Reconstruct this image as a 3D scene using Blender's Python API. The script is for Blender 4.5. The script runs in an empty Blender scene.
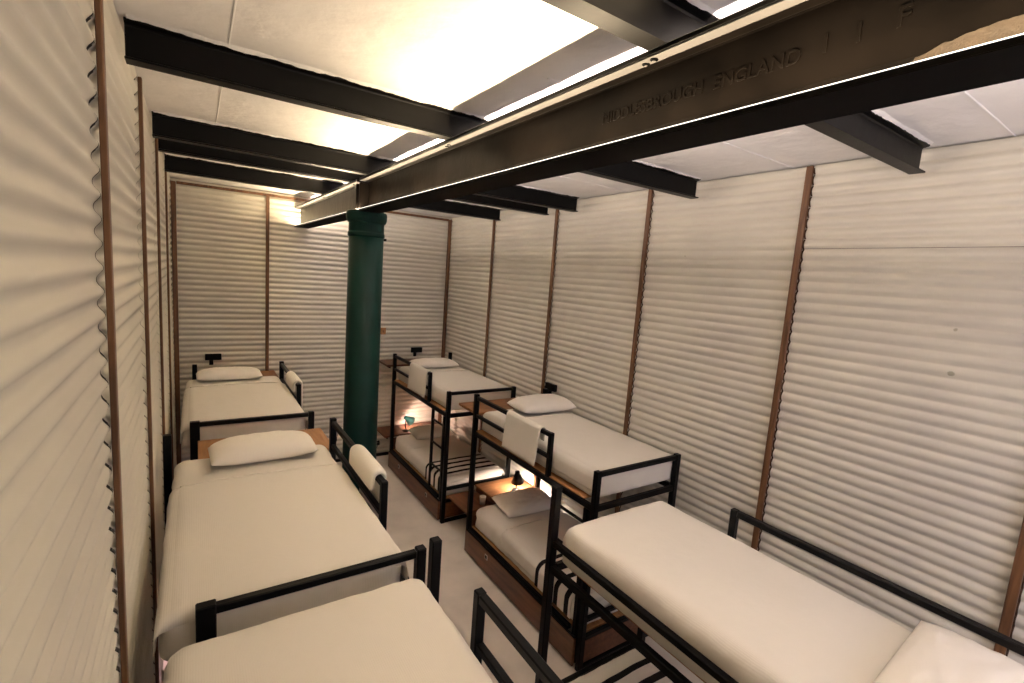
import bpy, bmesh, math, random
from mathutils import Vector, Matrix, noise
random.seed(4)
C = bpy.context.scene.collection
S = bpy.context.scene

# ------------------------------------------------------------------ camera, exposure, light
F_PX, YAW, PITCH, ROLL, EYE = 478.673, .589, -.132, .072, 3.241
cy, sy = math.cos(YAW), math.sin(YAW)
fw = Vector((sy*math.cos(PITCH), cy*math.cos(PITCH), math.sin(PITCH)))
r0 = Vector((cy, -sy, 0)); u0 = r0.cross(fw)
rt = r0*math.cos(ROLL)+u0*math.sin(ROLL); up = -r0*math.sin(ROLL)+u0*math.cos(ROLL)
cam_d = bpy.data.cameras.new('camera'); cam = bpy.data.objects.new('camera', cam_d); C.objects.link(cam)
cam_d.sensor_width = 36; cam_d.lens = F_PX*36/1024; cam_d.clip_start = .05
M = Matrix((rt, up, -fw)).transposed().to_4x4(); M.translation = (0, 0, EYE)
cam.matrix_world = M
S.camera = cam
w = bpy.data.worlds.new('world'); S.world = w; w.use_nodes = True
w.node_tree.nodes['Background'].inputs[0].default_value = (.93, .86, 1, 1)
w.node_tree.nodes['Background'].inputs[1].default_value = 1.9      # cool daylight through an unseen window, added behind the camera
S.view_settings.view_transform = 'Standard'; S.view_settings.look = 'None'
S.view_settings.exposure = 1.3; S.view_settings.gamma = 1; S.view_settings.use_curve_mapping = False
WARM = (1, .77, .49); COOL = (1, .84, .74)
LED_L, LED_R = 68, 150             # watts of the two linear LED runs
BACK_Y, FRONT_Y, LEFT_X, RIGHT_X, CEIL = 7.88, -1.3, -.25, 3.785, 4.22
BX0, BX1, BZ0, BZ1 = 1.304, 1.500, 3.757, 4.05     # the big beam

def light(name, kind, loc, energy, color, rot=(0, 0, 0), **k):
    d = bpy.data.lights.new(name, kind); d.energy = energy; d.color = color
    for a, b in k.items(): setattr(d, a, b)
    o = bpy.data.objects.new(name, d); C.objects.link(o); o.location = loc; o.rotation_euler = rot
    return o
BROT = .0125           # the beam runs a touch askew, pivot at Y = 2.5
def bpt(x, y, z): return (x-BROT*(y-2.5), y, z)
light('led_light_warm', 'AREA', bpt(BX0+.004, (FRONT_Y+BACK_Y)/2, BZ0+.026), LED_L, WARM, (math.pi, 0, BROT), shape='RECTANGLE', size=.012, size_y=BACK_Y-FRONT_Y-.1)
light('led_light_cool', 'AREA', bpt(BX1-.03, (FRONT_Y+BACK_Y)/2, BZ0+.023), LED_R, COOL, (math.pi, math.radians(10), BROT), shape='RECTANGLE', size=.012, size_y=BACK_Y-FRONT_Y-.1)

WX0, WX1, WZ0, WZ1 = 1.9, 3.5, 1.5, 3.5          # unseen window added to the front wall for its cool light
light('added_window_portal', 'AREA', ((WX0+WX1)/2, FRONT_Y-.03, (WZ0+WZ1)/2), 1, (1, 1, 1), (math.pi/2, 0, 0), shape='RECTANGLE', size=WX1-WX0, size_y=WZ1-WZ0).data.cycles.is_portal = True

# ------------------------------------------------------------------ materials
def mat(name, col, rough=.5, metal=0, var=0, scale=6, bump=0, bscale=40, col2=None, spec=None, emit=None, estr=0):
    m = bpy.data.materials.new(name); m.use_nodes = True; nt = m.node_tree; b = nt.nodes['Principled BSDF']
    b.inputs['Base Color'].default_value = (*col, 1); b.inputs['Roughness'].default_value = rough; b.inputs['Metallic'].default_value = metal
    if spec is not None: b.inputs['Specular IOR Level'].default_value = spec
    tc = nt.nodes.new('ShaderNodeTexCoord')
    if var or col2:
        n = nt.nodes.new('ShaderNodeTexNoise'); n.inputs['Scale'].default_value = scale; n.inputs['Detail'].default_value = 6
        nt.links.new(tc.outputs['Object'], n.inputs['Vector'])
        r = nt.nodes.new('ShaderNodeValToRGB')
        c2 = col2 or tuple(c*(1-var) for c in col)
        r.color_ramp.elements[0].position = .35; r.color_ramp.elements[1].position = .65
        r.color_ramp.elements[0].color = (*c2, 1); r.color_ramp.elements[1].color = (*col, 1)
        nt.links.new(n.outputs['Fac'], r.inputs['Fac']); nt.links.new(r.outputs['Color'], b.inputs['Base Color'])
    if bump:
        n2 = nt.nodes.new('ShaderNodeTexNoise'); n2.inputs['Scale'].default_value = bscale; n2.inputs['Detail'].default_value = 5
        nt.links.new(tc.outputs['Object'], n2.inputs['Vector'])
        bp = nt.nodes.new('ShaderNodeBump'); bp.inputs['Strength'].default_value = bump; bp.inputs['Distance'].default_value = .01
        nt.links.new(n2.outputs['Fac'], bp.inputs['Height']); nt.links.new(bp.outputs['Normal'], b.inputs['Normal'])
    if emit:
        b.inputs['Emission Color'].default_value = (*emit, 1); b.inputs['Emission Strength'].default_value = estr
    return m
def wood(name, a, b, axis=1, scale=5, rough=.5):
    m = bpy.data.materials.new(name); m.use_nodes = True; nt = m.node_tree; p = nt.nodes['Principled BSDF']
    tc = nt.nodes.new('ShaderNodeTexCoord'); mp = nt.nodes.new('ShaderNodeMapping')
    s = [scale*5]*3; s[axis] = scale*.5; mp.inputs['Scale'].default_value = s
    n = nt.nodes.new('ShaderNodeTexNoise'); n.inputs['Detail'].default_value = 8; n.inputs['Scale'].default_value = 1.5; n.inputs['Distortion'].default_value = .6
    r = nt.nodes.new('ShaderNodeValToRGB'); r.color_ramp.elements[0].position = .3; r.color_ramp.elements[1].position = .7
    r.color_ramp.elements[0].color = (*a, 1); r.color_ramp.elements[1].color = (*b, 1)
    L = nt.links.new
    L(tc.outputs['Object'], mp.inputs['Vector']); L(mp.outputs['Vector'], n.inputs['Vector']); L(n.outputs['Fac'], r.inputs['Fac']); L(r.outputs['Color'], p.inputs['Base Color'])
    p.inputs['Roughness'].default_value = rough
    return m
def sheet_metal(name, spots=()):
    m = mat(name, (.665, .635, .54), .45, 0, 0, 1.6, .06, 9, col2=(.61, .575, .50))
    nt = m.node_tree; p = nt.nodes['Principled BSDF']
    src = p.inputs['Base Color'].links[0].from_socket
    geo = nt.nodes.new('ShaderNodeNewGeometry')
    for (x, y, z, rad) in spots:
        vm = nt.nodes.new('ShaderNodeVectorMath'); vm.operation = 'DISTANCE'; vm.inputs[1].default_value = (x, y, z)
        nt.links.new(geo.outputs['Position'], vm.inputs[0])
        n = nt.nodes.new('ShaderNodeTexNoise'); n.inputs['Scale'].default_value = 30; nt.links.new(geo.outputs['Position'], n.inputs['Vector'])
        ad = nt.nodes.new('ShaderNodeMath'); ad.operation = 'MULTIPLY_ADD'; ad.inputs[1].default_value = rad*1.6; nt.links.new(n.outputs['Fac'], ad.inputs[0]); nt.links.new(vm.outputs['Value'], ad.inputs[2])
        mr = nt.nodes.new('ShaderNodeMapRange'); mr.inputs['From Min'].default_value = rad*1.6; mr.inputs['From Max'].default_value = rad*1.3
        nt.links.new(ad.outputs[0], mr.inputs['Value'])
        mx = nt.nodes.new('ShaderNodeMix'); mx.data_type = 'RGBA'; mx.inputs['B'].default_value = (.38, .36, .28, 1)
        nt.links.new(mr.outputs['Result'], mx.inputs['Factor']); nt.links.new(src, mx.inputs['A']); src = mx.outputs['Result']
    nt.links.new(src, p.inputs['Base Color'])
    return m
def cloth(name, col, scale=220, rough=.9):
    m = bpy.data.materials.new(name); m.use_nodes = True; nt = m.node_tree; p = nt.nodes['Principled BSDF']
    p.inputs['Base Color'].default_value = (*col, 1); p.inputs['Roughness'].default_value = rough; p.inputs['Specular IOR Level'].default_value = .15
    tc = nt.nodes.new('ShaderNodeTexCoord')
    wv = nt.nodes.new('ShaderNodeTexWave'); wv.inputs['Scale'].default_value = scale/6; wv.bands_direction = 'X'; wv.inputs['Distortion'].default_value = .3
    n = nt.nodes.new('ShaderNodeTexNoise'); n.inputs['Scale'].default_value = 14; n.inputs['Detail'].default_value = 4
    nt.links.new(tc.outputs['Object'], wv.inputs['Vector']); nt.links.new(tc.outputs['Object'], n.inputs['Vector'])
    ad = nt.nodes.new('ShaderNodeMath'); ad.operation = 'MULTIPLY_ADD'; ad.inputs[1].default_value = .12
    nt.links.new(wv.outputs['Fac'], ad.inputs[0]); nt.links.new(n.outputs['Fac'], ad.inputs[2])
    bp = nt.nodes.new('ShaderNodeBump'); bp.inputs['Strength'].default_value = .25; bp.inputs['Distance'].default_value = .012
    nt.links.new(ad.outputs[0], bp.inputs['Height']); nt.links.new(bp.outputs['Normal'], p.inputs['Normal'])
    return m
STEEL = mat('black_steel', (.0032, .0031, .0032), .42, 0, .3, 12, .05, 30, spec=.14)
JOIST = mat('black_beam_paint', (.0036, .0033, .0033), .42, 0, .3, 5, .12, 14, spec=.14)
FLANGE = mat('beam_brown_paint', (.0036, .0027, .0022), .34, 0, 0, 3.5, .25, 9, col2=(.0011, .0009, .0008), spec=.05)
TAUPE = mat('taupe_flange_paint', (.060, .057, .058), .6, 0, .15, 8, .15, 20)  # paler taupe for the top flange faces and the bolts
RUST = wood('batten_wood', (.075, .030, .012), (.20, .092, .036), 2, 4)
DARKWOOD = wood('drawer_wood', (.07, .022, .008), (.17, .062, .024), 1, 3, .42)
SHELFWOOD = wood('shelf_wood', (.16, .065, .022), (.30, .135, .05), 0, 3, .5)
PLY = wood('ply_wood', (.30, .14, .05), (.45, .23, .09), 1, 3, .6)
FLOORM = mat('concrete_floor', (.74, .67, .59), .6, 0, .15, 3, .1, 25)
PLASTER = mat('white_plaster', (.86, .84, .82), .8, 0, .06, 3, 1.0, 9)
GREEN = mat('green_column_paint', (.0012, .024, .0185), .55, 0, .3, 5, .12, 20, spec=.2)
SHEET = cloth('cotton_sheet', (.76, .715, .635)); PILLOW = cloth('cotton_pillow', (.85, .80, .71), 300); TOWEL = cloth('towel_cloth', (.84, .80, .70), 700)
CHROME = mat('steel_handle', (.45, .42, .40), .35, .9)
WALLM = sheet_metal('painted_corrugated_sheet', [(RIGHT_X, .923, 3.127, .024), (RIGHT_X, .906, 2.856, .022), (RIGHT_X, 2.9, 3.55, .012)])
EDGE = mat('brown_sheet_edge', (.075, .035, .015), .8, 0, .6, 20)  # brown strips along the right wall's sheet ends and lap
MATT = mat('matt_black_paint', (.004, .0036, .003), .75, spec=.05)
GAP_SHADE = mat('painted_gap_shade', (.02, .018, .016), .9)  # dark colour standing in for the shade in the sheet gaps

# ------------------------------------------------------------------ helpers
def link(name, bm, m, parent=None, smooth=False, auto=None):
    bmesh.ops.recalc_face_normals(bm, faces=bm.faces)
    me = bpy.data.meshes.new(name); bm.to_mesh(me); bm.free()
    o = bpy.data.objects.new(name, me); C.objects.link(o)
    for x in (m if isinstance(m, (list, tuple)) else [m]): me.materials.append(x)
    if smooth: me.shade_smooth()
    if parent: o.parent = parent
    return o
def origin(o, loc):      # put the origin of a top-level mesh at loc, shape unmoved
    o.data.transform(Matrix.Translation(-Vector(loc))); o.location = loc; return o
def tag(o, label, cat, group=None):
    o['label'] = label; o['category'] = cat
    if group: o['group'] = group
    return o
def thing(name, loc, label, cat, group=None):
    o = bpy.data.objects.new(name, None); C.objects.link(o); o.location = loc; o.empty_display_size = .1
    return tag(o, label, cat, group)
def struct(o): o['kind'] = 'structure'; return o
def box(bm, a, b, bev=.004, seg=1):
    a, b = [min(a[i], b[i]) for i in range(3)], [max(a[i], b[i]) for i in range(3)]
    vs = [bm.verts.new((x, y, z)) for x in (a[0], b[0]) for y in (a[1], b[1]) for z in (a[2], b[2])]
    fs = [(0, 1, 3, 2), (4, 6, 7, 5), (0, 4, 5, 1), (2, 3, 7, 6), (0, 2, 6, 4), (1, 5, 7, 3)]
    ff = [bm.faces.new([vs[i] for i in f]) for f in fs]
    if bev:
        es = {e for f in ff for e in f.edges}
        bmesh.ops.bevel(bm, geom=list(es), offset=bev, segments=seg, profile=.5, affect='EDGES')
def lathe(bm, prof, c=(0, 0), seg=40, mtx=None):
    rows = []
    for r, z in prof:
        rows.append([bm.verts.new((c[0]+r*math.cos(2*math.pi*i/seg), c[1]+r*math.sin(2*math.pi*i/seg), z)) for i in range(seg)])
    for a, b in zip(rows, rows[1:]):
        for i in range(seg): bm.faces.new((a[i], a[(i+1) % seg], b[(i+1) % seg], b[i]))
    bm.faces.new(rows[0]); bm.faces.new(rows[-1])
    if mtx:
        bmesh.ops.transform(bm, matrix=mtx, verts=[v for r in rows for v in r])
def tube(bm, pts, r, seg=10):
    pts = [Vector(p) for p in pts]; rows = []
    for i, p in enumerate(pts):
        d = (pts[min(i+1, len(pts)-1)]-pts[max(i-1, 0)]).normalized()
        a = d.orthogonal().normalized() if i == 0 else (a-d*a.dot(d)).normalized()
        b = d.cross(a)
        rows.append([bm.verts.new(p+(a*math.cos(t)+b*math.sin(t))*r) for t in [2*math.pi*k/seg for k in range(seg)]])
    for A, B in zip(rows, rows[1:]):
        for i in range(seg): bm.faces.new((A[i], A[(i+1) % seg], B[(i+1) % seg], B[i]))
    bm.faces.new(rows[0]); bm.faces.new(rows[-1])
def prism(bm, poly, y0, y1, axis='y'):     # poly in (x,z) swept along y, or in (y,z) swept along x
    f = (lambda p, t: (p[0], t, p[1])) if axis == 'y' else (lambda p, t: (t, p[0], p[1]))
    A = [bm.verts.new(f(p, y0)) for p in poly]; B = [bm.verts.new(f(p, y1)) for p in poly]
    n = len(poly)
    for i in range(n): bm.faces.new((A[i], A[(i+1) % n], B[(i+1) % n], B[i]))
    bm.faces.new(A); bm.faces.new(B)
def ibeam(cx, w_, z0, z1, tf, tw, rf=.012, rt_=None):
    h = w_/2; t = tw/2; rt_ = rt_ or rf
    right = [(cx+h, z0), (cx+h, z0+tf*.7), (cx+h-.01, z0+tf), (cx+t+rf, z0+tf+.003), (cx+t+rf*.3, z0+tf+rf*.3), (cx+t, z0+tf+rf),
             (cx+t, z1-tf-rt_), (cx+t+rt_*.3, z1-tf-rt_*.3), (cx+t+rt_, z1-tf-.003), (cx+h-.01, z1-tf), (cx+h, z1-tf*.7), (cx+h, z1)]
    return right+[(2*cx-x, z) for x, z in reversed(right)]
def fbm(p, s): return noise.fractal(Vector(p)*s, 1, 2, 3)

# ------------------------------------------------------------------ the room
bm = bmesh.new(); box(bm, (LEFT_X-.1, FRONT_Y-.1, -.1), (RIGHT_X+.1, BACK_Y+.1, 0), 0); struct(link('floor', bm, FLOORM))
bm = bmesh.new()
nx, ny = 60, 130
X0, X1, Y0, Y1 = LEFT_X-.1, RIGHT_X+.1, FRONT_Y-.1, BACK_Y+.1
g = [[bm.verts.new((X0+(X1-X0)*i/nx, Y0+(Y1-Y0)*j/ny, CEIL+.004*fbm((i*.07, j*.07, 0), 3))) for j in range(ny+1)] for i in range(nx+1)]
for i in range(nx):
    for j in range(ny): bm.faces.new((g[i][j], g[i+1][j], g[i+1][j+1], g[i][j+1]))
for seam, ax in ((.14, 'y'), (2.35, 'y')):
    box(bm, (seam, Y0, CEIL-.003), (seam+.008, Y1, CEIL+.02), .002)
for seam in (.83, 2.02, 3.7):
    box(bm, (1.45, seam, CEIL-.006), (X1, seam+.012, CEIL+.02), .002)
box(bm, (X0, Y0, CEIL+.03), (X1, Y1, CEIL+.1), 0)
struct(link('ceiling', bm, PLASTER, smooth=False))

PITCH_C = .0775; AMP = .0098
def corrug(bm, along0, along1, z0, z1, place, off=0, mi=0, phase=0, ex=.6):
    """one corrugated sheet, waves stacked up in z; place(s, z, d) -> world point"""
    n = max(2, int((z1-z0)/PITCH_C*12)); rows = []
    for i in range(n+1):
        z = z0+(z1-z0)*i/n
        d = 2*AMP*((math.cos(2*math.pi*z/PITCH_C+phase)+1)/2)**ex-2*AMP-off
        rows.append([bm.verts.new(place(s, z, d)) for s in (along0, along1)])
    for a, b in zip(rows, rows[1:]): bm.faces.new((a[0], a[1], b[1], b[0])).material_index = mi
LAP = 3.642
pr = lambda s, z, d: (RIGHT_X-d, s, z)
pl = lambda s, z, d: (LEFT_X+d, s, z)
pb = lambda s, z, d: (s, BACK_Y-d, z)
pf = lambda s, z, d: (s, FRONT_Y+d, z)
YR = [-1.03, .464, 1.887, 3.375, 4.849, 6.365]; YL = [-.9, .55, 2.104, 3.531, 4.90, 6.35]
bm = bmesh.new()
ys = [FRONT_Y]+YR+[BACK_Y]
for i, (a, b) in enumerate(zip(ys, ys[1:])):
    corrug(bm, a-.03, b, 0, LAP, pr, .002*(i % 2)+.003); corrug(bm, a-.03, b, LAP-.03, CEIL-.012, pr, -.002+.001*(i % 2))
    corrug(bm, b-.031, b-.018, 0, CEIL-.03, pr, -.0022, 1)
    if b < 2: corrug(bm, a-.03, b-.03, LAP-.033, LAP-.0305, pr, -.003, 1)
box(bm, (RIGHT_X+.045, FRONT_Y-.1, 0), (RIGHT_X+.1, BACK_Y+.1, CEIL+.1), 0)
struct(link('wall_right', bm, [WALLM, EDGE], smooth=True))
bm = bmesh.new()
ys = [FRONT_Y]+YL+[BACK_Y]
for i, (a, b) in enumerate(zip(ys, ys[1:])):
    corrug(bm, a-.03, b-.045, 0, CEIL-.012, pl, 0, ex=1.25)
    corrug(bm, b-.075, b-.026, 0, CEIL-.012, pl, .013, ex=1.25); corrug(bm, b-.026, b+.02, 0, CEIL-.012, pl, .013, 2, ex=1.25)  # last strip before each batten coloured dark as the gap's shade
    corrug(bm, b-.056, b-.044, 0, CEIL-.012, pl, -.001, 2, ex=1.25)  # dark ribbon along the sheet end, gap shade painted in
box(bm, (LEFT_X-.045, FRONT_Y-.1, 0), (LEFT_X-.1, BACK_Y+.1, CEIL+.1), 0)
struct(link('wall_left', bm, [WALLM, EDGE, GAP_SHADE], smooth=True))
bm = bmesh.new()
xs = [LEFT_X, .883, 2.35, RIGHT_X]
for i, (a, b) in enumerate(zip(xs, xs[1:])):
    corrug(bm, a-.02, b+.02, 0, CEIL-.012, pb, .001*i)
box(bm, (LEFT_X-.1, BACK_Y+.045, 0), (RIGHT_X+.1, BACK_Y+.1, CEIL+.1), 0)
struct(link('wall_back', bm, [WALLM], smooth=True))
bm = bmesh.new(); corrug(bm, LEFT_X, WX0, 0, CEIL-.012, pf); corrug(bm, WX1, RIGHT_X, 0, CEIL-.012, pf)
corrug(bm, WX0, WX1, 0, WZ0, pf); corrug(bm, WX0, WX1, WZ1, CEIL-.012, pf)
for a, b in (((LEFT_X-.1, 0), (WX0, CEIL+.1)), ((WX1, 0), (RIGHT_X+.1, CEIL+.1)), ((WX0, 0), (WX1, WZ0)), ((WX0, WZ1), (WX1, CEIL+.1))):
    box(bm, (a[0], FRONT_Y-.045, a[1]), (b[0], FRONT_Y-.1, b[1]), 0)
struct(link('wall_front', bm, [WALLM], smooth=True))
bm = bmesh.new()
for a, b in (((WX0-.04, WZ0-.04), (WX0+.03, WZ1+.04)), ((WX1-.03, WZ0-.04), (WX1+.04, WZ1+.04)), ((WX0+.03, WZ0-.04), (WX1-.03, WZ0+.03)), ((WX0+.03, WZ1-.03), (WX1-.03, WZ1+.04)), ((2.68, WZ0+.03), (2.72, WZ1-.03))):
    box(bm, (a[0], FRONT_Y-.1, a[1]), (b[0], FRONT_Y+.02, b[1]), .003)
struct(link('added_window_1', bm, STEEL))
k = 0
def trim(a, b, m=RUST):
    global k; k += 1
    bm = bmesh.new(); box(bm, a, b, .003); return struct(link('trim_%d' % k, bm, m))
for y in YR: trim((RIGHT_X-.022, y-.023, .0), (RIGHT_X+.0005, y+.023, CEIL-.014))
for y in YL: trim((LEFT_X-.0005, y-.022, 0), (LEFT_X+.018, y+.020, CEIL-.03))
trim((RIGHT_X-.05, BACK_Y-.05, 0), (RIGHT_X+.0, BACK_Y, CEIL-.05)); trim((LEFT_X, BACK_Y-.06, 0), (LEFT_X+.055, BACK_Y, CEIL-.05))
trim((.86, BACK_Y-.022, 0), (.905, BACK_Y, CEIL-.045))
trim((LEFT_X+.06, BACK_Y-.026, CEIL-.075), (RIGHT_X-.05, BACK_Y-.0005, CEIL-.04))
bm = bmesh.new(); box(bm, (LEFT_X+.06, BACK_Y-.03, 0), (RIGHT_X-.05, BACK_Y-.001, .05), .004); struct(link('baseboard_back', bm, STEEL))
bm = bmesh.new(); box(bm, (RIGHT_X-.03, FRONT_Y, 0), (RIGHT_X-.023, BACK_Y-.05, .05), .003); struct(link('baseboard_right', bm, STEEL))

# ------------------------------------------------------------------ joists, main beam, column
def joist(yc, label):
    t = thing('ceiling_joist', (1.75, yc, BZ1+.002), label, 'beam', 'black steel ceiling joists')
    bm = bmesh.new(); prism(bm, ibeam(0, .08, .0, CEIL-BZ1-.006, .012, .010, .012), -1.99, 1.965, 'x'); o = link('steel_section', bm, JOIST, t)
    for s in (-1, 1):       # ragged bead of plaster left where the slab meets the flange
        bm = bmesh.new(); n = 420; rows = []
        for i in range(n+1):
            x = -1.98+3.93*i/n; w_ = .010+.008*fbm((x*9, s*3+yc, 0), 1); z1 = CEIL-BZ1+.001
            d = .014+.007*fbm((x*5, yc, s), 1)+.004*fbm((x*31, yc, s), 1)
            rows.append([bm.verts.new((x, s*.0395, z1)), bm.verts.new((x, s*.0405, z1-d)), bm.verts.new((x, s*(.044+w_*.4), z1-d*.8)), bm.verts.new((x, s*(.050+w_*1.6), z1))])
        for a, b in zip(rows, rows[1:]):
            for q in range(4): bm.faces.new((a[q], a[(q+1) % 4], b[(q+1) % 4], b[q]))
        bm.faces.new(rows[0]); bm.faces.new(rows[-1])
        e = link('plaster_edge', bm, PLASTER, t)
    return t
JL = ['black steel ceiling joist nearest the camera, crossing above the stamped lettering',
      'black steel ceiling joist second from the camera, between two glowing ceiling bays',
      'black steel ceiling joist resting on the big beam just in front of the green column',
      'black steel ceiling joist resting on the big beam just behind the green column',
      'black steel ceiling joist farthest from the camera, running close to the back wall',
      'black steel ceiling joist over the pillow end of the near bunks']
for yc, l in zip((1.22, 2.81, 4.42, 4.97, 6.12, -.4), JL):
    if yc > 0: joist(yc, l)
# main beam in two lengths, meeting over the column
bcx = (BX0+BX1)/2
def beam(y0, y1, label):
    t = thing('steel_beam', bpt(bcx, (y0+y1)/2, BZ0), label, 'beam', 'big steel beam lengths'); t.rotation_euler.z = BROT
    h = (y1-y0)/2
    bm = bmesh.new(); poly = ibeam(0, BX1-BX0, 0, BZ1-BZ0, .021, .020, .045, .008)
    prism(bm, poly, -h, h); sec = link('steel_section', bm, FLANGE, t)
    bm = bmesh.new(); hw_ = (BX1-BX0)/2; zt = BZ1-BZ0
    box(bm, (-hw_+.001, -h, zt-.0225), (-.016, h, zt-.0190), 0); box(bm, (.016, -h, zt-.0225), (hw_-.001, h, zt-.0190), 0)
    box(bm, (-hw_-.0008, -h, zt+.0002), (hw_+.0008, h, zt+.0012), 0)
    link('top_flange', bm, TAUPE, t)
    bm = bmesh.new(); box(bm, (-(BX1-BX0)/2+.0005, -h, -.0025), ((BX1-BX0)/2-.0005, h, -.0002), 0); link('bottom_plate', bm, MATT, t)
    return t, h
nearb, hn = beam(FRONT_Y, 4.63, 'long near length of the big brown steel beam stamped with raised lettering')
farb, hf = beam(4.72, BACK_Y-.005, 'short far length of the big steel beam from green column to back wall')
for b, h, s in ((nearb, hn, 1), (farb, hf, -1)):
    bm = bmesh.new(); box(bm, (-.10, s*h-.012 if s > 0 else -h, .025), (-.012, s*h if s > 0 else -h+.012, .255), .002); link('end_stiffener', bm, FLANGE, b)
HOLE = mat('bolt_hole_dark', (.002, .002, .002), .9, spec=0)
for b, y in ((nearb, 1.27), (nearb, 2.86), (farb, 4.90), (farb, 6.16)):
    z = BZ1-BZ0-.0235
    for d in (-.02, .024):
        bm = bmesh.new(); lathe(bm, [(.014, z-.0012), (.014, z+.002)], (-.07+d*.2, y-b.location.y+d), 16); o = link('bolt_hole', bm, HOLE, b)
        bm = bmesh.new(); lathe(bm, [(.006, z-.004), (.006, z-.0012)], (-.067+d*.2, y-b.location.y+d+.004), 8); link('bolt', bm, TAUPE, o)
# raised mill lettering on the left face of the web
def letters(txt, y_start, z, size, spacing=1.12):
    cu = bpy.data.curves.new('lettering', 'FONT'); cu.body = txt; cu.size = size; cu.extrude = .0022; cu.bevel_depth = .0008; cu.space_character = spacing
    tmp = bpy.data.objects.new('lettering', cu); C.objects.link(tmp)
    bpy.context.view_layer.update()
    me = bpy.data.meshes.new_from_object(tmp.evaluated_get(bpy.context.evaluated_depsgraph_get()))
    bpy.data.objects.remove(tmp); bpy.data.curves.remove(cu)
    # text x -> world -y, text y -> world z, text z -> world -x
    R = Matrix(((0, 0, -1), (-1, 0, 0), (0, 1, 0))).to_4x4()
    R.translation = (-.0105, y_start-nearb.location.y, z-BZ0+.016)
    me.transform(R); o = bpy.data.objects.new('lettering', me); C.objects.link(o); o.parent = nearb
    me.materials.clear(); me.materials.append(FLANGE)
letters('MIDDLESBROUGH  ENGLAND', 1.553, 3.875, .058, 1.0)
letters('I', .723, 3.88, .068); letters('I', .645, 3.88, .068); letters('F', .56, 3.885, .068)
TAN = mat('bare_tan_patch', (.024, .015, .008), .8, 0, .35, 30, .4, 60)
def patch(y0, y1, zt, seed):
    bm = bmesh.new(); n = 60; rows = []
    for i in range(n+1):
        t_ = i/n; y = y0+(y1-y0)*t_; top = .03+(zt-.03)*math.sin(math.pi*min(1, t_*1.0))**.6+.004*fbm((y*40, seed, 0), 1)
        top = max(top, .031)
        rows.append([bm.verts.new((-.0455, y, .0275)), bm.verts.new((-.030, y, .033)), bm.verts.new((-.018, y, max(.0335, min(top, .05)))), bm.verts.new((-.0122, y, max(.034, top)))])
    for a, b in zip(rows, rows[1:]):
        for q in range(3): bm.faces.new((a[q], a[q+1], b[q+1], b[q]))
    bmesh.ops.translate(bm, vec=(0, -nearb.location.y, 0), verts=bm.verts)
    link('bare_patch', bm, TAN, nearb)
patch(.12, .55, .09, 1); patch(1.72, 1.95, .045, 5)
# LED runs lying on the bottom flange rims
for x, nm, lab, colr, st in ((BX0+.006, 'led_strip', 'thin white glowing light strip along the left rim of the big beam', (1, .92, .8), 1.3),
                         (BX1-.006, 'led_strip', 'thin cool light strip hidden along the right rim of the big beam', (1, .9, .88), 1.2)):
    bm = bmesh.new(); hl = (BACK_Y-FRONT_Y-.12)/2; box(bm, (-.006, -hl, 0), (.006, hl, .0018), 0)
    o = tag(link(nm, bm, mat('led_glow', (.8, .8, .8), .5, emit=colr, estr=st)), lab, 'light strip')
    o.location = bpt(x, (FRONT_Y+BACK_Y)/2, BZ0+.0162); o.rotation_euler.z = BROT
# column
COLX, COLY = 1.405, 4.80
t = thing('iron_column', (COLX, COLY, 0), 'round dark green painted iron column holding up the big beam', 'column')
bm = bmesh.new(); lathe(bm, [(.172, .12), (.169, 1.2), (.165, 3.60)], seg=48); link('shaft', bm, GREEN, t, True)
bm = bmesh.new(); lathe(bm, [(.165, 3.53), (.174, 3.54), (.174, 3.565), (.167, 3.58), (.167, 3.66), (.182, 3.675), (.190, 3.70), (.192, 3.74), (.188, 3.765), (.180, 3.7715)], seg=48)
link('capital', bm, GREEN, t)
bm = bmesh.new(); lathe(bm, [(.21, .0), (.21, .03), (.17, .05), (.165, .12)], seg=48); link('base_flange', bm, GREEN, t)
bm = bmesh.new(); tube(bm, [(.150, -.075, 3.52), (.175, -.085, 3.52)], .012, 8); link('bolt', bm, STEEL, t)

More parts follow.
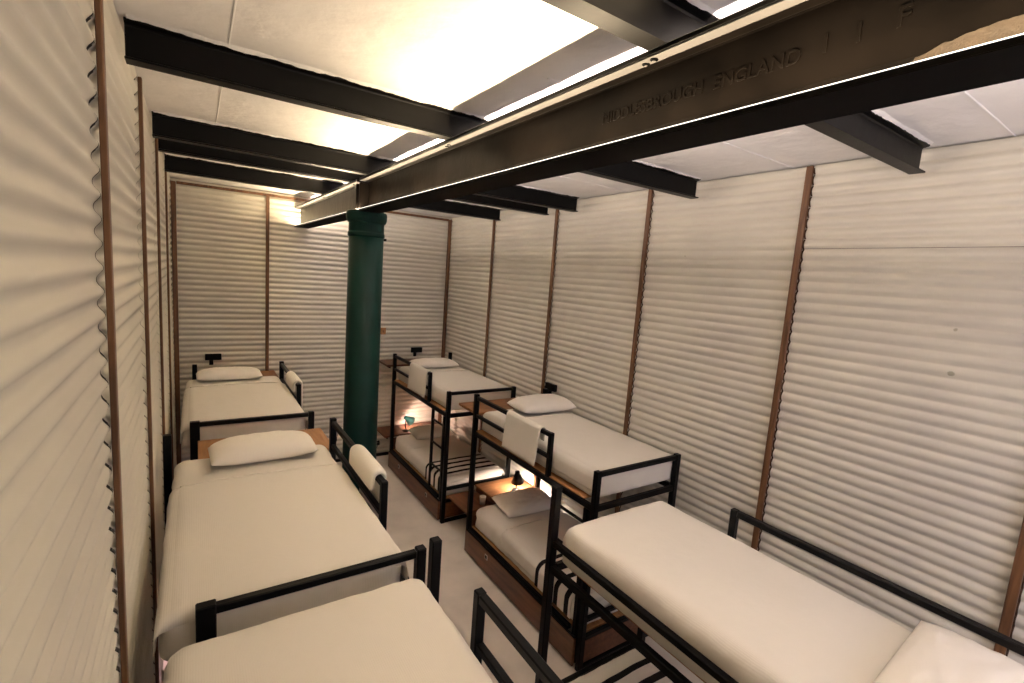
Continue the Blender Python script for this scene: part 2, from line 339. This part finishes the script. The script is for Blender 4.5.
# ------------------------------------------------------------------ bunk beds
def bunk(name, X0, Y0, sx, sy, label, W=.98, L=2.0, kind='std', g=.6, gz=1.885, headwall=None, lower=True, box_ext=0, ladder=True):
    """aisle plane at local x=0, wall at x=W; foot at y=0, head at y=L"""
    t = thing(name, (X0, Y0, 0), label, 'bunk bed', 'steel bunk beds')
    def B(pname, boxes, m=STEEL, par=t, bev=.005):
        bm = bmesh.new()
        for a, b in boxes: box(bm, (sx*a[0], sy*a[1], a[2]), (sx*b[0], sy*b[1], b[2]), bev)
        return link(pname, bm, m, par)
    p = .026
    def post(x, y, z1, z0=0, pn='post', q=p): return B(pn, [((x-q, y-q, z0), (x+q, y+q, z1))])
    FT = 1.765 if kind == 'std' else (1.955 if kind == 'right_near' else 1.90)
    post(0, 0, FT); B('post', [((W-p-(.012 if sx < 0 else 0), -p, 0), (W+p+(.012 if sx < 0 else 0), p, 1.765 if kind == 'std' else 1.5))])
    post(0, L, gz+.02); hw = W if headwall is None else headwall
    post(hw, L, 1.90)
    if kind == 'std':
        B('foot_rail', [((p, -.02, 1.715), (W-p, .02, 1.755))])
    fy = 0 if kind == 'std' else .02
    fz = 1.45 if kind != 'right_near' else 1.41
    ext = max(hw, W)
    B('end_rail', [((p, fy-.02, fz-.03), (W-p, fy+.02, fz+.02))]); B('end_rail', [((p, L-.02, fz-.03), (W-p, L+.02, fz+.02))])
    B('side_rail', [((-.02, p, fz-.03), (.02, L-p, fz+.02))]); B('side_rail', [((W-.02, p, fz-.03), (W+.02, L-p, fz+.02))])
    B('bed_board', [((.0 if kind == 'std' and sx > 0 else .06, .13, fz+.021), (W+.0, L-.03, fz+.034))], PLY)
    if kind == 'right_near':
        B('guard_rail', [((-.02, p, 1.56), (.02, L-p, 1.60))])
        gr = B('guard_rail', [((W-.02, .63, gz-.05), (W+.02, L-p, gz-.01))]); B('guard_post', [((W-.022, .586, fz+.038), (W+.022, .63, gz-.008))], par=gr)
    else:
        gr = B('guard_rail', [((-.02, g+.022, gz-.04), (.02, L-p, gz)), ((-.018, g+.022, 1.64), (.018, L-p, 1.675))])
        B('guard_post', [((-.022, g-.022, fz+.021), (.022, g+.022, gz+.003))], par=gr)
    # second short leg and the ladder between it and the guard
    if ladder:
        B('leg', [((-.024, .055, .02), (.024, .105, fz-.031))])
        ld = B('ladder', [((-.018, .43, .33), (.018, .466, fz-.031))])
        for z in (1.28, .97, .66): B('rung', [((-.012, .106, z-.012), (.012, .429, z+.012))], par=ld)
    # lower bunk: wooden drawer front, end board, rails
    sb = B('drawer_front', [((-.055, .03, .03), (-.027, L-.02, .285))], DARKWOOD)
    for yy in (.42, 1.48):
        B('handle', [((-.062, yy-.028, .19), (-.056, yy+.028, .245))], CHROME, sb, .002)
        B('handle_recess', [((-.0635, yy-.018, .20), (-.0622, yy+.018, .235))], STEEL, sb, 0)
    B('drawer_front_edge', [((-.055, .03, .287), (-.027, L-.02, .297))], STEEL)
    B('end_board', [((p+.005, -.012, .06), (W-p-.005, .008, .27))], DARKWOOD)
    B('foot_rail', [((p, -.018, .44), (W-p, .018, .48))]); B('end_rail', [((p, -.02, .275), (W-p, .02, .315))]); B('end_rail', [((p, -.02, .0), (W-p, .02, .04))])
    B('side_rail', [((-.02, .155, .275), (.02, L-p, .315))]); B('side_rail', [((W-.02, p, .275), (W+.02, L-p, .315))])
    B('head_board', [((p+.005, L-.012, .06), (W-p-.005, L+.008, .5))], DARKWOOD)
    B('bed_board', [((.024, .03, .29), (W-.024, L-.03, .318))], PLY)
    return t
XA, XW = 2.66, 3.64
LX = 1.0
bunk('bunk_bed', XA, 5.32, 1, 1, 'black steel bunk bed in the far right corner beside the green column')
bunk('bunk_bed', XA, 2.615, 1, 1, 'black steel bunk bed in the middle of the row by the right wall', g=.62)
bunk('bunk_bed', 1.90, 2.21, 1, 1*-1, 'black steel bunk bed nearest the camera at lower right, long low side rail', W=1.0, L=2.0, kind='right_near', gz=1.87, ladder=False)
bunk('bunk_bed', LX-.04, 4.98, -1, 1, 'black steel bunk bed at the far left against the back wall', g=.70)
bunk('bunk_bed', LX, 2.24, -1, 1, 'black steel bunk bed in the middle of the left row, post against the wall', g=.62, headwall=1.19)
bunk('bunk_bed', LX+.005, 2.07, -1, -1, 'black steel bunk bed nearest the camera at lower left, beside its mattress', kind='left_near', g=.46, gz=1.90)

# ------------------------------------------------------------------ bedding
def softbox(bm, a, b, r, n=(46, 80, 8), amp=.004, seed=0, wr=.010, sag=0):
    """rounded, slightly rumpled box"""
    a = Vector(a); b = Vector(b); R = Vector(r); c = (a+b)/2; h = (b-a)/2
    cache = {}
    def v(i, j, k_):
        key = (i, j, k_)
        if key in cache: return cache[key]
        def cl(i, n_, hh):    # cluster samples near the rims
            t = 2*i/n_-1; return hh*math.copysign(abs(t)**.8, t)
        p = Vector((cl(i, n[0], h.x), cl(j, n[1], h.y), cl(k_, n[2], h.z)))
        r = Vector((R.x, R.y, R.z if p.z > 0 else R.z*.35))
        q = Vector([max(-(h[m]-r[m]), min(h[m]-r[m], p[m])) for m in range(3)])
        d = p-q
        e = Vector([d[m]/r[m] if r[m] else 0 for m in range(3)])
        if e.length > 1e-6:
            # cube to sphere
            mx = max(abs(e.x), abs(e.y), abs(e.z)); e = e.normalized()*mx
        p = q+Vector([e[m]*r[m] for m in range(3)])
        w_ = c+p
        top = 1 if p.z > 0 else 0
        w_.z += amp*fbm((w_.x, w_.y, seed), 2.2)*top
        if abs(p.x) > h.x-R.x or abs(p.y) > h.y-R.y:      # drape wrinkles on the sides
            s = wr*fbm((w_.x*1.4+w_.z*.9, w_.y*1.4+w_.z*.5, w_.z*.8+seed), 7)*(1-abs(p.z)/h.z*.4)
            nrm = Vector((p.x/h.x, p.y/h.y, 0)); w_ += nrm*s
        if sag: w_.z += sag*(1-min(1, abs(p.x)/h.x)**2)*(1-min(1, abs(p.y)/h.y)**4)*top
        cache[key] = bm.verts.new(w_); return cache[key]
    for i in range(n[0]):
        for j in range(n[1]):
            for k_ in (0, n[2]): bm.faces.new((v(i, j, k_), v(i+1, j, k_), v(i+1, j+1, k_), v(i, j+1, k_)))
    for i in range(n[0]):
        for k_ in range(n[2]):
            for j in (0, n[1]): bm.faces.new((v(i, j, k_), v(i+1, j, k_), v(i+1, j, k_+1), v(i, j, k_+1)))
    for j in range(n[1]):
        for k_ in range(n[2]):
            for i in (0, n[0]): bm.faces.new((v(i, j, k_), v(i, j+1, k_), v(i, j+1, k_+1), v(i, j, k_+1)))
def mattress(x0, x1, y0, y1, z0, z1, label, seed, fold=None, head=1, over=.012, group='mattresses on the bunks'):
    bm = bmesh.new(); softbox(bm, (x0, y0, z0), (x1, y1, z1), (.075, .075, .07), seed=seed, sag=.012)
    o = origin(link('mattress', bm, SHEET, smooth=True), ((x0+x1)/2, (y0+y1)/2, z0))
    tag(o, label, 'mattress', group)
    if fold:       # loose top sheet from the foot up to the fold line, with the turned-back band
        e = over
        ya, yb = (y0, fold) if head > 0 else (fold, y1)
        for nm, (c0, c1), lift in (('top_sheet', (ya, yb), e), ):
            bm = bmesh.new(); nx_, ny_ = 50, 60; rows = []
            hx = (x1-x0)/2; cx = (x0+x1)/2
            # cross-section around the mattress: side, rounded rim, top, rim, side
            prof = []
            zz0 = z0+.07
            for i in range(7): prof.append((-hx, zz0+(z1-.06-zz0)*i/6))
            for i in range(1, 8): a = math.pi-math.pi/2*i/8; prof.append((-hx+.06+.06*math.cos(a), z1-.06+.06*math.sin(a)))
            for i in range(31): prof.append((-hx+.06+(2*hx-.12)*i/30, z1))
            prof += [(-a_, b_) for a_, b_ in reversed(prof[:14])]
            for j in range(ny_+1):
                y = c0+(c1-c0)*j/ny_
                edge = (y1-y if head < 0 else y-y0); drop = 0
                row = []
                for (px_, pz_) in prof:
                    z = pz_; 
                    tt = max(0, 1-edge/.06) if edge < .06 else 0
                    z_off = -.055*(1-math.sqrt(max(0, 1-tt*tt))); k_ = (pz_-zz0)/(z1-zz0)
                    n_ = fbm((px_*1.5, y*1.5, seed+2), 2.6)*.004+fbm((px_*5, y*2, seed), 3)*.0015
                    s = 1 if abs(px_) < hx-.05 else 0
                    sg = .012*(1-min(1, abs(px_)/hx)**2)*(1-min(1, abs(y-(y0+y1)/2)/((y1-y0)/2))**4)+.004*fbm((cx+px_, y, seed), 2.2)
                    out = math.copysign(e+.006*fbm((y*6, pz_*3, seed), 1.5)*(1-k_*.5)+.004*(1-k_), px_) if abs(px_) > hx-.03 else 0
                    row.append(bm.verts.new((cx+px_+out, y, z+z_off*k_+(lift+n_*.6+sg)*(1 if s else .6*k_))))
                rows.append(row)
            for a, b in zip(rows, rows[1:]):
                for i in range(len(a)-1): bm.faces.new((a[i], a[i+1], b[i+1], b[i]))
            s_ = link(nm, bm, SHEET, o, True); s_.data.transform(Matrix.Translation(-o.location))
            so = s_.modifiers.new('t', 'SOLIDIFY'); so.thickness = .005; so.offset = -1
            # rolled seam at the fold
            bm = bmesh.new(); yy = fold; pts = []
            for i in range(40):
                px_ = -hx+.05+(2*hx-.10)*i/39
                sg = .012*(1-(px_/hx)**2)*(1-min(1, abs(yy-(y0+y1)/2)/((y1-y0)/2))**4)
                pts.append((cx+px_-o.location.x, yy+.012*fbm((px_*2, seed, 0), 2)-o.location.y, z1+e+sg+.001-o.location.z-.004*max(0, (abs(px_)-hx+.10)/.05)))
            tube(bm, pts, .0075, 8); link('sheet_hem', bm, SHEET, o, True)
    return o
U0, U1 = 1.490, 1.715
mattress(-.115, .925, 5.02, 6.95, U0, U1+.015, 'white made-up mattress on the far left top bunk', 1, 6.42)
mattress(-.150, .930, 2.275, 4.20, U0, U1, 'white made-up mattress on the middle left top bunk with a creased fold line', 2, 3.64)
mattress(-.120, .955, .10, 2.115, U0, U1+.005, 'white mattress at the bottom left, closest to the camera', 3)
mattress(XA+.035, XW+.045, 5.36, 7.28, U0, U1, 'white mattress on the far right top bunk', 4, 6.6)
mattress(XA+.04, XW+.07, 2.65, 4.58, U0, U1, 'white mattress on the middle right top bunk beneath a plump pillow', 5, 4.1)
mattress(1.925, 2.875, .24, 2.17, 1.447, 1.71, 'white mattress at the bottom right on the near top bunk', 6)
mattress(XA+.03, XW-.025, 5.37, 7.27, .322, .56, 'mattress on the far right lower bunk in the glow of a lamp', 7, 6.55)
mattress(XA+.03, XW-.025, 2.67, 4.57, .322, .56, 'mattress on the middle right lower bunk above the wooden drawer', 8, 3.95)
mattress(1.93, 2.875, .24, 2.15, .322, .56, 'corner of a pale mattress on the lower bunk, bottom right', 9)

def pillow(cx, cy_, z, w_, d_, h_, rot, label, tilt=(0, 0), seed=0):
    bm = bmesh.new(); n = 36; grid = {}
    for s in (0, 1):
        for i in range(n+1):
            for j in range(n+1):
                if s and (i in (0, n) or j in (0, n)): grid[(s, i, j)] = grid[(0, i, j)]; continue
                u = 2*i/n-1; v = 2*j/n-1
                uu = math.copysign(abs(u)**.8, u); vv = math.copysign(abs(v)**.8, v)
                pin = 1-.07*(1-abs(vv)**2)*abs(uu)**3; pin2 = 1-.09*(1-abs(uu)**2)*abs(vv)**3
                th = (max(0, 1-abs(uu)**3.2)*max(0, 1-abs(vv)**2.6))**.46
                top = h_*(.66*th); bot = -h_*.34*th
                zz = (top if s == 0 else bot)
                zz += (.006*fbm((uu*2+seed, vv*2, s), 1.8)+.003*fbm((uu*6, vv*6, seed), 1))*(1 if s == 0 else .3)*(th**.3 if th > 0 else 0)
                grid[(s, i, j)] = bm.verts.new((uu*w_/2*pin2 if abs(u) <= 1 else 0, vv*d_/2*pin, zz+h_*.34))
    for s in (0, 1):
        for i in range(n):
            for j in range(n): bm.faces.new((grid[(s, i, j)], grid[(s, i+1, j)], grid[(s, i+1, j+1)], grid[(s, i, j+1)]))
    o = link('pillow', bm, PILLOW, smooth=True); o.location = (cx, cy_, z); o.rotation_euler = (tilt[0], tilt[1], rot)
    return tag(o, label, 'pillow', 'white pillows')
pillow(.345, 6.78, U1+.030, .70, .36, .14, .02, 'slim white pillow on the far left top bunk', seed=1)
pillow(.43, 3.99, U1+.016, .72, .38, .17, .04, 'long plump white pillow on the middle left top bunk', seed=2)
pillow(3.20, 7.03, U1+.014, .74, .42, .13, 0, 'white pillow on the far right top bunk, under a black wall lamp', seed=3)
pillow(3.37, 4.32, U1+.018, .72, .42, .17, -.03, 'plump white pillow on the middle right top bunk beside a brown shelf', seed=4)
pillow(2.54, .37, 1.722, .72, .46, .10, .06, 'white pillow cut off by the bottom right edge of the picture', seed=5)
pillow(3.22, 4.31, .575, .68, .42, .15, -.05, 'shaded white pillow on the middle right lower bunk', (.12, 0), seed=6)
pillow(3.22, 7.04, .575, .66, .40, .14, 0, 'shaded pillow on the far right lower bunk', (.1, 0), seed=7)

def towel(x, ztop, y0, y1, drop_out, drop_in, sx, label, th=.022, fat=.0, seed=0):
    """folded cloth hung over a guard rail; sx = direction of the aisle side"""
    bm = bmesh.new(); ny_ = 28; rows = []
    r = .026
    for j in range(ny_+1):
        t_ = j/ny_; y = y0+(y1-y0)*t_
        po, pi = [], []
        steps = 10
        rim = 1-.35*math.exp(-min(t_, 1-t_)*22)
        for ringp, off in ((po, th*rim+.004), (pi, .003)):
            R_ = r+off
            for i in range(steps+1):
                z = ztop-.0-drop_out+(drop_out-.02)*i/steps
                fl = fat*math.sin(math.pi*min(1, i/steps*1.1))+.006*fbm((y*3, z*5, seed), 2)*(1-i/steps)
                ringp.append((sx*(R_+fl+.012*(1-i/steps)), z))
            for i in range(1, 8):
                a = math.pi*i/8
                ringp.append((sx*R_*math.cos(a), ztop-.02+R_*math.sin(a)*1.0))
            for i in range(steps+1):
                z = ztop-.02-(drop_in-.02)*i/steps
                ringp.append((-sx*(R_), z))
        ring = po+pi[::-1]
        sk = .012*fbm((t_*2, seed, 1), 2)
        rows.append([bm.verts.new((x+a, y+sk*(ztop-b)/.4+(ztop-b)*.10, b)) for a, b in ring])
    m_ = len(rows[0])
    for A, B in zip(rows, rows[1:]):
        for i in range(m_): bm.faces.new((A[i], A[(i+1) % m_], B[(i+1) % m_], B[i]))
    n_ = m_//2
    for Rw in (rows[0], rows[-1]):
        for i in range(n_-1): bm.faces.new((Rw[i], Rw[i+1], Rw[m_-2-i], Rw[m_-1-i]))
    o = link('towel', bm, TOWEL, smooth=True); origin(o, (x, (y0+y1)/2, ztop))
    return tag(o, label, 'towel', 'cream towels hung over guard rails')
towel(XA, 1.888, 5.95, 6.58, .37, .13, -1, 'cream towel over the guard rail of the far right bunk', .008, seed=1)
towel(XA, 1.888, 3.36, 3.93, .37, .13, -1, 'cream towel over the guard rail of the middle right bunk', .008, seed=2)
towel(LX, 1.888, 2.95, 3.50, .37, .10, 1, 'thickly folded cream towel over the guard rail of the middle left bunk', .030, seed=3)
towel(LX-.04, 1.888, 5.73, 6.28, .36, .10, 1, 'cream towel over the guard rail of the far left bunk, by the back wall', .026, seed=4)

# striped throws across the foot of the lower bunks
THROW_W = cloth('throw_cream', (.78, .72, .66)); THROW_B = cloth('throw_black', (.012, .010, .010))
def throw(x0, x1, y0, y1, zt, label, seed):
    bm = bmesh.new(); prof = []
    hx = (x1-x0)/2; cx = (x0+x1)/2; e = .022; drop = .20
    for i in range(9): prof.append((-hx-e, zt-drop+(drop-.05)*i/8))
    for i in range(1, 8): a = math.pi-math.pi/2*i/8; prof.append((-hx+.06-e*.0+(.06+e)*math.cos(a), zt-.05+(.05+e)*math.sin(a)))
    for i in range(25): prof.append((-hx+.06+(2*hx-.12)*i/24, zt+e))
    for i in range(1, 8): a = math.pi/2-math.pi/2*i/8; prof.append((hx-.06+(.06)*math.cos(a), zt-.05+(.05+e)*math.sin(a)))
    rows = []
    NJ = 64
    for j in range(NJ+1):
        y = y0+(y1-y0)*j/NJ
        rows.append([bm.verts.new((cx+a, y+.006*fbm((a*3, b*3, seed), 1), b+.004*fbm((a*4, y*4, seed), 2)+(.010*(1-(a/hx)**2) if abs(a) < hx else 0))) for a, b in prof])
    for jj, (A, B) in enumerate(zip(rows, rows[1:])):
        for i in range(len(A)-1): bm.faces.new((A[i], A[i+1], B[i+1], B[i])).material_index = 1 if (jj+14) % 18 < 7 else 0
    o = link('throw_blanket', bm, [THROW_W, THROW_B], smooth=True); origin(o, (cx, (y0+y1)/2, zt))
    s = o.modifiers.new('t', 'SOLIDIFY'); s.thickness = .006; s.offset = 1
    return tag(o, label, 'blanket', 'striped throws on the lower bunks')
throw(XA+.03, XW-.06, 5.43, 5.93, .562, 'cream throw with black stripes across the far right lower bunk', 1)
throw(XA+.03, XW-.06, 2.78, 3.30, .562, 'cream throw with black stripes across the middle right lower bunk', 2)
throw(1.93, 2.84, 1.50, 1.98, .562, 'black striped throw on the near right lower bunk, barely in view', 3)

# ------------------------------------------------------------------ shelves, lamps, cup, wall fittings
def shelf(x0, x1, y0, y1, z, label, m=SHELFWOOD, legs=False):
    t = thing('shelf', ((x0+x1)/2, (y0+y1)/2, z), label, 'shelf', 'wooden bunk shelves')
    hx, hy = (x1-x0)/2, (y1-y0)/2
    bm = bmesh.new(); box(bm, (-hx, -hy, -.03), (hx, hy, 0), .003); link('board', bm, m, t)
    for s in (-1, 1):
        bm = bmesh.new()
        if legs:      # stands on slim legs
            box(bm, (s*(hx-.05)-.012, hy-.03, -z), (s*(hx-.05)+.012, hy-.006, -.031), .002)
        else: box(bm, (s*(hx-.05)-.012, -hy+.01, -.055), (s*(hx-.05)+.012, hy-.01, -.031), .002)
        link('leg' if legs else 'bracket', bm, STEEL, t)
    return t
shelf(XA+.06, XW+.09, 4.70, 5.16, 1.655, 'brown wooden shelf between the middle and far right top bunks')
shelf(XA-.10, XW-.1, 7.38, 7.877, 1.71, 'dark wooden shelf at the head of the far right top bunk', DARKWOOD)
shelf(-.0, 1.04, 4.32, 4.93, 1.60, 'brown wooden shelf between the middle and far left top bunks', PLY, legs=True)
shelf(.0, .98, 7.05, 7.877, 1.60, 'brown wooden shelf behind the far left pillow')
shelf(XA+.02, 3.0695, 4.67, 5.24, .415, 'dark brown wooden shelf low between the right bunks, holding a white cup', DARKWOOD)
t = thing('bedside_cabinet', (3.40, 4.95, 0), 'low wooden bedside cabinet lit by a black lamp, between the right bunks', 'cabinet')
bm = bmesh.new(); box(bm, (-.33, -.25, .03), (.33, .25, .475), .004); link('body', bm, DARKWOOD, t)
bm = bmesh.new(); box(bm, (-.34, -.265, .4755), (.34, .265, .50), .004); link('top', bm, SHELFWOOD, t)
bm = bmesh.new(); box(bm, (-.30, -.24, 0), (.30, .24, .0298), .0); link('plinth', bm, STEEL, t)
shelf(XA-.10, XW, 7.38, 7.877, .52, 'dark low shelf at the back wall, head of the far right lower bunk', DARKWOOD)
shelf(.0, .98, 4.35, 4.85, .52, 'low wooden shelf on the left between the two far bunks', legs=True)

BULB = mat('lamp_bulb', (1, 1, 1), .4, emit=(1, .86, .78), estr=30)
def lamp(x, y, z, label, aim, shade_m, watts, color=(1, .80, .72)):
    t = thing('desk_lamp', (x, y, z), label, 'lamp', 'small bedside lamps'); t.scale = (1.35,)*3
    bm = bmesh.new(); lathe(bm, [(.045, 0), (.045, .010), (.015, .018), (.010, .02)], seg=24); link('lamp_base', bm, STEEL, t)
    bm = bmesh.new(); tube(bm, [(0, 0, .015), (-aim[0]*.02, -aim[1]*.02, .07), (-aim[0]*.015, -aim[1]*.015, .13), (0, 0, .165)], .006, 10); link('lamp_arm', bm, STEEL, t, True)
    d = Vector(aim).normalized(); q = Vector((0, 0, -1)).rotation_difference(d).to_matrix().to_4x4(); q.translation = (0, 0, .165)
    bm = bmesh.new(); seg = 28; rows = []
    for r, zz in [(.014, .035), (.022, .03), (.026, .0), (.034, -.012), (.062, -.085), (.060, -.085), (.032, -.014), (.02, -.004)]:
        rows.append([bm.verts.new((r*math.cos(2*math.pi*i/seg), r*math.sin(2*math.pi*i/seg), zz)) for i in range(seg)])
    for A, B in zip(rows, rows[1:]):
        for i in range(seg): bm.faces.new((A[i], A[(i+1) % seg], B[(i+1) % seg], B[i]))
    bm.faces.new(rows[0]); bm.transform(q); link('lamp_shade', bm, shade_m, t, True)
    bm = bmesh.new(); bmesh.ops.create_uvsphere(bm, u_segments=16, v_segments=10, radius=.018); bm.transform(q @ Matrix.Translation((0, 0, -.045))); link('bulb', bm, BULB, t, True)
    p = Vector((x, y, z))+(q @ Vector((0, 0, -.075)))*1.35
    light('lamp_light', 'POINT', p, watts, color, shadow_soft_size=.02)
    return t
TEAL = mat('teal_lamp_shade', (.10, .34, .32), .35); TEAL.node_tree.nodes['Principled BSDF'].inputs['Transmission Weight'].default_value = .1
lamp(3.46, 4.83, .50, 'small black lamp glowing on the bedside cabinet between the right bunks', (.15, .05, -1), STEEL, 18.0, (1, .80, .68))
lamp(2.98, 7.52, .52, 'small teal shaded lamp glowing on the low shelf by the back wall', (.75, .1, -.55), TEAL, 8.0, (1, .62, .50))
lamp(-.0+.06, 4.60, .52, 'small lamp on the low left shelf, hidden but for its pink glow', (-.3, .3, -1), STEEL, 9.0, (1, .62, .66))

bm = bmesh.new(); lathe(bm, [(.034, 0), (.040, .095), (.042, .10), (.037, .10), (.031, .008)], seg=24)
o = link('cup', bm, mat('white_cup', (.8, .78, .74), .3), smooth=True); o.location = (2.965, 4.84, .416); tag(o, 'small white cup on the low dark shelf between the right bunks', 'cup')

def wall_lamp(loc, nrm, label):
    t = thing('reading_light', loc, label, 'lamp', 'black reading lights over the pillows')
    ang = {(0, -1): 0, (-1, 0): -math.pi/2}[nrm]; t.rotation_euler = (0, 0, ang)
    bm = bmesh.new(); box(bm, (-.10, -.05, .02), (.10, -.003, .11), .008, 2); link('lamp_body', bm, STEEL, t)
    bm = bmesh.new(); box(bm, (-.05, -.035, -.05), (.0, -.003, .022), .004); link('bracket', bm, STEEL, t)
    return t
wall_lamp((.20, BACK_Y, 1.77), (0, -1), 'black rectangular reading light on the back wall above the far left pillow')
wall_lamp((3.24, BACK_Y, 1.80), (0, -1), 'black rectangular reading light on the back wall above the far right pillow')
wall_lamp((RIGHT_X, 4.66, 1.84), (-1, 0), 'black rectangular reading light on the right wall behind the middle right pillow')
t = thing('light_switch', (2.63, BACK_Y, 2.20), 'small orange-brown wooden switch box on the back wall right of the column', 'switch')
bm = bmesh.new(); box(bm, (-.045, -.04, -.055), (.045, -.001, .055), .004); link('switch_box', bm, PLY, t)
bm = bmesh.new(); box(bm, (-.012, -.047, -.02), (.012, -.0405, .02), .002); link('rocker', bm, SHELFWOOD, t)
for loc, lab in (((2.60, BACK_Y, .24), 'black power plug low on the back wall right of the green column'), ((1.88, BACK_Y, .40), 'black power plug low on the back wall left of the green column')):
    t = thing('power_plug', loc, lab, 'plug', 'black plugs low on the back wall')
    bm = bmesh.new(); box(bm, (-.04, -.03, -.04), (.04, -.002, .04), .004); link('socket_plate', bm, STEEL, t)
    bm = bmesh.new(); box(bm, (-.02, -.07, -.018), (.03, -.031, .022), .006); p_ = link('plug', bm, STEEL, t)
    bm = bmesh.new(); tube(bm, [(.0, -.06, -.01), (-.02, -.075, -.05), (-.05, -.07, -.10), (-.04, -.05, -.16), (-.05, -.05, -.22)], .005, 8); link('cable', bm, STEEL, p_, True)
